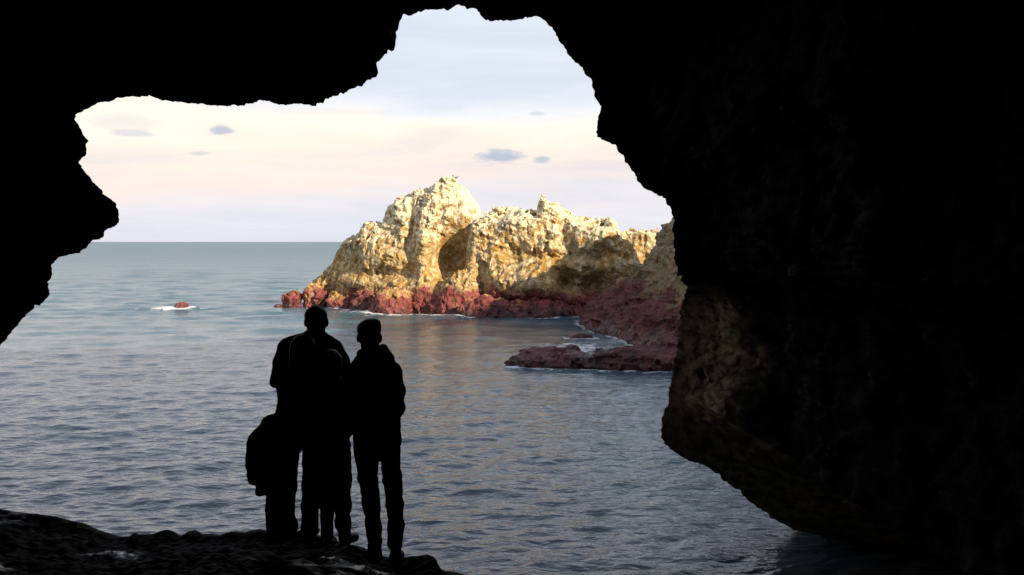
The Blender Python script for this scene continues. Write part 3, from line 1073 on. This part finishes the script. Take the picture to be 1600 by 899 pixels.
class Figure:
    """a person laid out from where joints show in the photograph: (px, py, metres nearer(-)/farther(+)), radii in px"""
    def __init__(self, Yd):
        self.Y = Yd
        self.s = Yd / FPX
        self.pr = {}

    def P(self, px, py, dy=0.0):
        q = at(px, py, self.Y)
        return np.array([q[0], self.Y + dy, q[2]])

    def limb(self, grp, pts, k=.03):
        for a, b in zip(pts[:-1], pts[1:]):
            self.pr.setdefault(grp, []).append(('c', self.P(*a[:2], a[3] if len(a) > 3 else 0), a[2] * self.s, self.P(*b[:2], b[3] if len(b) > 3 else 0), b[2] * self.s, k))

    def blob(self, grp, px, py, rx, rz, ry, dy=0.0, k=.03):
        """ry in metres"""
        self.pr.setdefault(grp, []).append(('e', self.P(px, py, dy), np.array([rx * self.s, ry, rz * self.s]), k))

    def get(self, groups, grow=0.0):
        out = []
        for g in groups:
            for p in self.pr.get(g, []):
                if p[0] == 'c':
                    out.append(('c', p[1], max(p[2] + grow, .004), p[3], max(p[4] + grow, .004), p[5]))
                else:
                    out.append(('e', p[1], np.maximum(p[2] + grow, .006), p[3]))
        return out

    def hand(self, grp, wrist, aim, side, px_scale=1.0):
        """a palm, four unequal curled fingers and a thumb off the side; wrist in figure coordinates, aim and side are directions"""
        w = self.P(*wrist[:2], wrist[2])
        f = np.array(aim, float)
        f /= np.linalg.norm(f)
        sd = np.array(side, float)
        sd -= f * (sd @ f)
        sd /= np.linalg.norm(sd)
        nrm = np.cross(f, sd)
        L = self.pr.setdefault(grp, [])
        for q in (-1.2, 0, 1.2):
            L.append(('c', w + sd * q * .012, .017, w + f * .085 + sd * q * .024, .014, .012))
        for i, (q, ln) in enumerate(((-1.5, .062), (-.5, .075), (.5, .078), (1.5, .068))):
            b0 = w + f * .09 + sd * q * .021
            b1 = b0 + f * ln * .5 + nrm * ln * .15
            b2 = b1 + f * ln * .25 + nrm * ln * .42
            L.append(('c', b0, .0092, b1, .0086, .003))
            L.append(('c', b1, .0086, b2, .0076, .003))
        t0 = w + f * .03 + sd * .032
        t1 = t0 + f * .035 + sd * .028 + nrm * .01
        t2 = t1 + f * .032 + sd * .004 + nrm * .016
        L.append(('c', t0, .0125, t1, .0105, .008))
        L.append(('c', t1, .0105, t2, .0088, .004))


def head(F, cx, cy, rx, rz, turn=0.0, ears=(-1, 1), ear_dy=4):
    """skull, jaw, nose, brow, ears, seen from behind; the face looks out to sea"""
    s = F.s
    F.blob('head', cx, cy - 1.5, rx, rz - 2, rx * s * 1.22, 0, .02)
    F.blob('head', cx + turn * 4, cy + rz * .42, rx * .80, rz * .55, .07, .035, .03)
    F.blob('head', cx + turn * 6, cy + rz * .25, 3, 5, .022, .105, .015)      # nose
    F.blob('head', cx + turn * 6, cy - rz * .02, 10, 3, .02, .088, .02)       # brow
    F.blob('head', cx + turn * 6, cy + rz * .62, 5, 1.6, .012, .10, .01)      # lips
    for e_ in ears:
        F.blob('head', cx + e_ * (rx + .2), cy + ear_dy, 2.6, 7.0, .020, .005, .008)


def person(F, garments, label, hair=None, hmm=.0095, foot_y=None, extra=()):
    base = F.base
    allg = list(F.pr.keys())
    skin = [g for g in allg if g in ('head', 'neck', 'hand', 'forearm')]
    rest = [g for g in allg if g in ('torso', 'arm', 'leg', 'foot')]
    V, Qd = body_mesh(F.get(rest, -.014) + F.get(skin, 0), hmm * .85)
    o = obj_np('person', V, Qd, M_SKIN, tuple(base))
    tag(o, label, 'person')
    for (nm, groups, grow, cuts, mat, lab, wr) in garments:
        V, Qd = body_mesh(F.get(groups, grow), hmm, cuts, wr)
        g = obj_np(nm, V, Qd, mat, tuple(base), o)
        if lab:
            g['label'] = lab
    return o


def zpy(F, py):
    return EYE - (py - HOR) * F.s


# -- tall person at the left of the group, short hair, bent arm
A = Figure(7.95)
A.base = A.P(510, 842)
head(A, 494, 500, 16.6, 22.5)
A.limb('neck', [(494, 512, 12.5, .0), (493, 530, 14, -.01)])
A.limb('torso', [(456, 540, 13, 0), (493, 536, 15, 0), (520, 543, 12, 0)], .05)
A.limb('torso', [(470, 550, 25, 0), (470, 600, 34.5, .01), (470, 645, 34.5, .01), (505, 690, 27, 0)], .06)
A.limb('torso', [(508, 555, 22, 0), (507, 600, 26, .01), (508, 650, 27, .01), (516, 690, 27, 0)], .06)
A.limb('torso', [(478, 531, 7, -.01), (493, 524, 11, -.01), (510, 532, 7, -.01)], .05)
A.limb('arm', [(447, 544, 14.0, 0), (441, 566, 12.5, 0), (432, 592, 9.5, -.01)], .04)
A.limb('forearm', [(431, 590, 8.0, -.01), (429, 598, 8.0, .02), (440, 594, 7.0, .12), (449, 586, 6, .22)], .02)
A.hand('hand', (449, 586, .22), (.25, 1, .1), (0, .1, 1))
A.limb('arm', [(523, 548, 13, 0), (532, 565, 12, .02), (541, 590, 10, .06), (530, 620, 9, .12)], .04)
A.limb('forearm', [(541, 590, 8, .06), (524, 615, 7, .16), (512, 622, 6, .22)], .02)
A.hand('hand', (512, 622, .22), (-.7, .7, .2), (0, .1, 1))
A.limb('leg', [(496, 700, 24, 0), (488, 755, 14.5, 0), (485, 790, 12.5, .0), (484, 822, 12, 0), (483, 834, 9, 0)], .04)
A.limb('leg', [(524, 700, 24, 0), (534, 750, 14.5, .02), (535, 790, 11.5, .02), (535, 818, 10.5, .02), (537, 838, 9, .02)], .04)
A.limb('footl', [(483, 836, 9, -.03), (487, 838, 7, .16)], .03)
A.limb('footr', [(537, 833, 8.5, -.02), (540, 842, 9.5, .0), (550, 848, 7, .14)], .03)
A.limb('collar', [(486, 526, 11, -.01), (500, 526, 11, -.01)], .03)
person(A, [
    ('t_shirt', ['torso', 'arm'], .002, [(2, -1, zpy(A, 712))], M_TEE, None, .006),
    ('trousers', ['leg'], .002, [(2, 1, zpy(A, 690))], M_JEAN, None, .010),
    ('shoe', ['footl'], 0, [], M_SHOE, None, 0), ('shoe', ['footr'], 0, [], M_SHOE, None, 0)],
    'tall person with cropped hair, dark T-shirt and left elbow bent, back turned')
pA = bpy.data.objects['person']
A.pr['hair'] = [('e', A.P(494, 494, -.012), np.array([17.4 * A.s, .118, 16.6 * A.s]), .02)]
V, Qd = body_mesh(A.get(['hair']), .007, [(1, 1, A.Y + .075)], .004)
obj_np('hair', V, Qd, M_HAIR, tuple(A.base), pA)

# -- person at the right of the group in a hooded jacket
B = Figure(7.62)
B.base = B.P(600, 872)
head(B, 577, 520, 17.4, 21, turn=-.4, ears=(-1, 1), ear_dy=9)
B.limb('neck', [(577, 532, 13, 0), (579, 552, 15, 0)])
B.limb('torso', [(566, 578, 20, 0), (583, 572, 22, 0), (606, 581, 16, 0)], .05)
B.limb('torso', [(577, 590, 28, 0), (580, 640, 29, .01), (582, 690, 27, .0)], .06)
B.limb('torso', [(596, 590, 27, 0), (597, 640, 24, .01), (597, 685, 27.5, .0)], .06)
B.limb('torso', [(588, 655, 33, 0), (590, 690, 34, 0)], .05)
B.limb('arm', [(613, 582, 13.5, 0), (619, 610, 13, -.02), (620, 636, 12, -.02)], .04)
B.limb('arm', [(620, 637, 12, -.02), (608, 655, 9.5, .08), (596, 662, 8, .17)], .03)
B.limb('arm', [(562, 580, 12, 0), (548, 600, 12, .03), (546, 640, 10, .06), (562, 660, 8, .16)], .04)
B.limb('hood', [(566, 552, 8, -.05), (579, 556, 13, -.07), (596, 552, 10, -.05), (602, 560, 9, -.01)], .04)
B.limb('hood', [(562, 564, 9, .0), (556, 574, 9, 0)], .04)
B.limb('hood', [(598, 546, 8, .02), (604, 562, 9, .02), (612, 574, 9, 0)], .04)
B.hand('hand', (600, 661, .17), (-.8, .6, .1), (0, .2, 1))
B.hand('hand', (560, 661, .16), (.8, .6, .1), (0, .2, 1))
B.limb('leg', [(572, 700, 20, 0), (575, 745, 15.5, 0), (579.5, 785, 13.6, .01), (584, 825, 12, 0), (586, 846, 12, 0)], .022)
B.limb('leg', [(609, 700, 16, 0), (612.5, 745, 14.6, 0), (616.5, 785, 13.4, .01), (619.5, 825, 12.6, 0), (617, 848, 13, 0)], .022)
B.limb('cuffl', [(575, 852, 3, 0), (595, 852, 3, 0)], .02)
B.limb('footl', [(586, 850, 11, -.02), (586, 868, 11, -.03), (584, 870, 8.5, .15)], .03)
B.limb('footr', [(619, 850, 8.5, -.02), (619, 873, 9.5, -.03), (621, 877, 8, .15)], .03)
person(B, [
    ('jacket', ['torso', 'arm'], .002, [(2, -1, zpy(B, 698))], M_JACKET, None, .008),
    ('hood', ['hood'], .0, [], M_JACKET, None, .006),
    ('trousers', ['leg'], .0, [(2, 1, zpy(B, 680)), (2, -1, zpy(B, 858))], M_JEAN, None, .012),
    ('shoe', ['footl'], 0, [], M_SHOE, None, 0), ('shoe', ['footr'], 0, [], M_SHOE, None, 0)],
    'person in a dark hooded jacket and jeans standing rightmost of the group')
pB = bpy.data.objects['person.001']
B.pr['hair'] = [('e', B.P(577, 515, -.012), np.array([18.6 * B.s, .115, 17 * B.s]), .02), ('e', B.P(586, 506, .02), np.array([8 * B.s, .05, 6 * B.s]), .03)]
V, Qd = body_mesh(B.get(['hair']), .007, [(1, 1, B.Y + .075)], .006)
obj_np('hair', V, Qd, M_HAIR, tuple(B.base), pB)

# -- shorter person in the middle, nearest to the camera
Cc = Figure(7.60)
Cc.base = Cc.P(511, 852)
head(Cc, 517, 568, 15.5, 20)
Cc.limb('neck', [(517, 580, 10, 0), (516, 596, 11, 0)])
Cc.limb('torso', [(494, 608, 12, 0), (516, 602, 13, 0), (540, 608, 12, 0)], .05)
Cc.limb('torso', [(506, 615, 22, 0), (508, 655, 22, .01), (509, 700, 25, 0)], .06)
Cc.limb('torso', [(526, 615, 22, 0), (524, 655, 22, .01), (522, 700, 24, 0)], .06)
Cc.limb('arm', [(489, 610, 11, 0), (484, 645, 10, 0), (490, 675, 8.5, .08), (504, 682, 7.5, .17)], .04)
Cc.limb('arm', [(543, 610, 11, 0), (548, 645, 10, 0), (540, 675, 8.5, .08), (526, 682, 7.5, .17)], .04)
Cc.hand('hand', (504, 682, .17), (.8, .6, .1), (0, .2, 1))
Cc.hand('hand', (526, 682, .17), (-.8, .6, .1), (0, .2, 1))
Cc.limb('leg', [(507, 712, 18, 0), (507, 765, 12, 0), (507.5, 805, 8.2, .03), (508, 836, 8, .03)], .02)
Cc.limb('leg', [(519, 712, 18, 0), (516, 765, 12, 0), (514.5, 805, 8.2, -.05), (515, 836, 8, -.05)], .02)
Cc.limb('footl', [(508, 842, 8.5, .0), (506, 848, 7, .16)], .03)
Cc.limb('footr', [(516, 844, 8.5, -.08), (517, 850, 7, .08)], .03)
person(Cc, [
    ('sweater', ['torso', 'arm'], .002, [(2, -1, zpy(Cc, 722))], M_RED, None, .008),
    ('trousers', ['leg'], .0, [(2, 1, zpy(Cc, 705))], M_JEAN, None, .008),
    ('shoe', ['footl'], 0, [], M_SHOE, None, 0), ('shoe', ['footr'], 0, [], M_SHOE, None, 0)],
    'shorter person in maroon, middle of the group, lost in the dark before the tall one')
pC = bpy.data.objects['person.002']
Cc.pr['hair'] = [('e', Cc.P(517, 564, -.015), np.array([18 * Cc.s, .115, 18.5 * Cc.s]), .03), ('c', Cc.P(510, 575, -.06), 9 * Cc.s, Cc.P(508, 602, -.09), 8 * Cc.s, .04),
                 ('c', Cc.P(524, 575, -.06), 9 * Cc.s, Cc.P(526, 602, -.09), 8 * Cc.s, .04)]
V, Qd = body_mesh(Cc.get(['hair']), .008, [(1, 1, Cc.Y + .07)], .006)
obj_np('hair', V, Qd, M_HAIR, tuple(Cc.base), pC)

# -- person at the left in wide trousers, leaning in to the tall one, a coat over the arm
W = Figure(7.72)
W.base = W.P(440, 834)
head(W, 474, 544, 16.5, 21)
W.limb('neck', [(472, 556, 11, 0), (470, 574, 12, 0)])
W.limb('torso', [(452, 588, 12, 0), (469, 580, 13, 0), (488, 590, 12, 0)], .05)
W.limb('torso', [(462, 594, 22, 0), (458, 640, 22, 0), (450, 690, 24, 0)], .06)
W.limb('torso', [(478, 596, 20, 0), (466, 645, 20, 0), (446, 690, 24, 0)], .06)
W.limb('torso', [(436, 668, 18, 0), (438, 700, 24, 0)], .06)
W.limb('arm', [(455, 598, 11, 0), (452, 640, 10.5, -.02), (432, 666, 10.5, 0), (412, 692, 9, .10)], .03)
W.limb('arm', [(487, 600, 11, 0), (492, 640, 10, .05), (484, 670, 8, .14)], .03)
W.limb('forearm', [(412, 692, 6.5, .10), (418, 700, 6, .20)], .02)
W.hand('hand', (418, 700, .20), (.4, .8, -.2), (0, .2, 1))
W.hand('hand', (484, 672, .14), (-.5, .7, -.4), (0, .2, 1))
W.limb('leg', [(434, 702, 21, 0), (432, 760, 16.5, 0), (431, 800, 15.5, 0), (431, 834, 15.5, .0)], .03)
W.limb('leg', [(448, 702, 20, 0), (446, 760, 17, 0), (444, 795, 15, 0), (448, 822, 16, 0), (448, 834, 15, 0)], .03)
W.limb('footl', [(431, 834, 8, .0), (429, 838, 6.5, .16)], .03)
W.limb('footr', [(448, 834, 8, .0), (449, 838, 6.5, .16)], .03)
person(W, [
    ('jumper', ['torso', 'arm'], .002, [(2, -1, zpy(W, 716))], M_TEE, None, .006),
    ('wide_trousers', ['leg'], .0, [(2, 1, zpy(W, 695)), (2, -1, zpy(W, 842))], M_COAT, None, .008),
    ('shoe', ['footl'], 0, [], M_SHOE, None, 0), ('shoe', ['footr'], 0, [], M_SHOE, None, 0)],
    'person in wide dark trousers standing leftmost of the group with a coat over one arm')
pW = bpy.data.objects['person.003']
W.pr['hair'] = [('e', W.P(474, 541, -.012), np.array([19.5 * W.s, .12, 20 * W.s]), .03), ('c', W.P(466, 553, -.05), 11 * W.s, W.P(462, 582, -.08), 9 * W.s, .04),
                ('c', W.P(482, 553, -.05), 11 * W.s, W.P(482, 582, -.08), 9 * W.s, .04)]
V, Qd = body_mesh(W.get(['hair']), .008, [(1, 1, W.Y + .07)], .006)
obj_np('hair', V, Qd, M_HAIR, tuple(W.base), pW)

# coat hanging over that arm: a thing of its own, held
K_ = Figure(7.72)
K_.limb('coat', [(444, 652, 12, 0), (422, 664, 13, 0), (405, 684, 13, 0), (400, 700, 12.5, .03)], .03)
K_.limb('coat', [(400, 692, 12, -.05), (400, 720, 12, -.06), (401, 746, 10.5, -.06)], .04)
K_.limb('coat', [(416, 690, 14, -.03), (417, 720, 14, -.05), (415, 745, 12.5, -.06)], .04)
K_.limb('coat', [(401, 696, 11, .10), (402, 725, 11, .12), (408, 748, 9, .12)], .04)
K_.limb('flap', [(409, 750, 9, -.03), (405, 767, 4.5, -.03), (405, 769, 4, -.03), (425, 769, 4.5, -.03)], .012)
K_.limb('flap', [(411, 754, 9, -.03), (420, 761, 8, -.03)], .012)
V, Qd = body_mesh(K_.get(["coat", "flap"]), .0085, (), .011)
tag(obj_np('coat', V, Qd, M_COAT, tuple(K_.P(408, 770))), 'bulky black coat hanging over the arm of the leftmost standing figure', 'coat')


# lace loops sticking out of the tall person's shoe
def tube(name, pts, r, mat, parent, n=6):
    pts = [np.array(p, float) for p in pts]
    V, Q = [], []
    for i, p in enumerate(pts):
        d = pts[min(i + 1, len(pts) - 1)] - pts[max(i - 1, 0)]
        d /= np.linalg.norm(d)
        a = np.cross(d, (0, 1, .1))
        a /= np.linalg.norm(a)
        c = np.cross(d, a)
        for k in range(n):
            t_ = 2 * math.pi * k / n
            V.append(p + r * (math.cos(t_) * a + math.sin(t_) * c))
    for i in range(len(pts) - 1):
        for k in range(n):
            Q.append((i * n + k, i * n + (k + 1) % n, (i + 1) * n + (k + 1) % n, (i + 1) * n + k))
    shoe = parent
    me_o = obj_np(name, np.array(V), np.array(Q), mat, tuple(A.base))
    me_o.parent = shoe
    me_o.location = (0, 0, 0)
    return me_o


shoeA = [c for c in pA.children if c.name.startswith('shoe')][-1]
tube('lace', [A.P(*q, .03) for q in [(545, 826), (550, 823), (555, 822), (558, 824), (556, 827), (551, 827), (546, 827)]], .0035, M_SHOE, shoeA)
tube('lace', [A.P(*q, .03) for q in [(545, 827), (549, 828), (553, 831)]], .003, M_SHOE, shoeA)

# ------------------------------------------------------------------ gull on the peak
top = None
stack = bpy.data.objects['sea_stack']
dg = bpy.context.evaluated_depsgraph_get()
hit = None
co = np.empty(len(stack.data.vertices) * 3, np.float32)
stack.data.vertices.foreach_get('co', co)
co = co.reshape(-1, 3) + np.array(stack.location, np.float32)
uu, vv = (co[:, 0] / co[:, 1] * FPX + 800), HOR - (co[:, 2] - EYE) / co[:, 1] * FPX
near = np.abs(uu - 715) < 3
bt = co[near][np.argmax(co[near][:, 2])]
bx, by, bz = [float(x) for x in bt]


def bp_(x, y, z):
    return np.array([bx + x, by + y, bz + z])


prims = [('e', bp_(0, 0, .17), np.array([.15, .065, .07]), .03), ('c', bp_(-.12, 0, .15), .045, bp_(-.25, 0, .11), .015, .03),
         ('c', bp_(.10, 0, .20), .045, bp_(.15, 0, .27), .035, .03), ('e', bp_(.16, 0, .285), np.array([.045, .036, .038]), .02)]
V, Qd = body_mesh(prims, .012)
gull = obj_np('gull', V, Qd, M_BIRD, (bx, by, bz))
tag(gull, 'tiny gull perched on the very top of the tall peak', 'bird')
for s_ in (-1, 1):
    V, Qd = body_mesh([('e', bp_(-.04, s_ * .06, .18), np.array([.15, .02, .05]), .02), ('c', bp_(-.15, s_ * .05, .16), .02, bp_(-.28, s_ * .02, .14), .008, .02)], .01)
    obj_np('wing', V, Qd, M_BIRD, (bx, by, bz), gull)
    V, Qd = body_mesh([('c', bp_(.01, s_ * .025, .12), .011, bp_(.02, s_ * .025, -.01), .010, .005), ('c', bp_(.02, s_ * .025, -.005), .010, bp_(.06, s_ * .025, -.008), .009, .005)], .007)
    obj_np('leg', V, Qd, M_BEAK, (bx, by, bz), gull)
V, Qd = body_mesh([('c', bp_(.19, 0, .285), .014, bp_(.245, 0, .275), .007, .005)], .006)
obj_np('beak', V, Qd, M_BEAK, (bx, by, bz), gull)
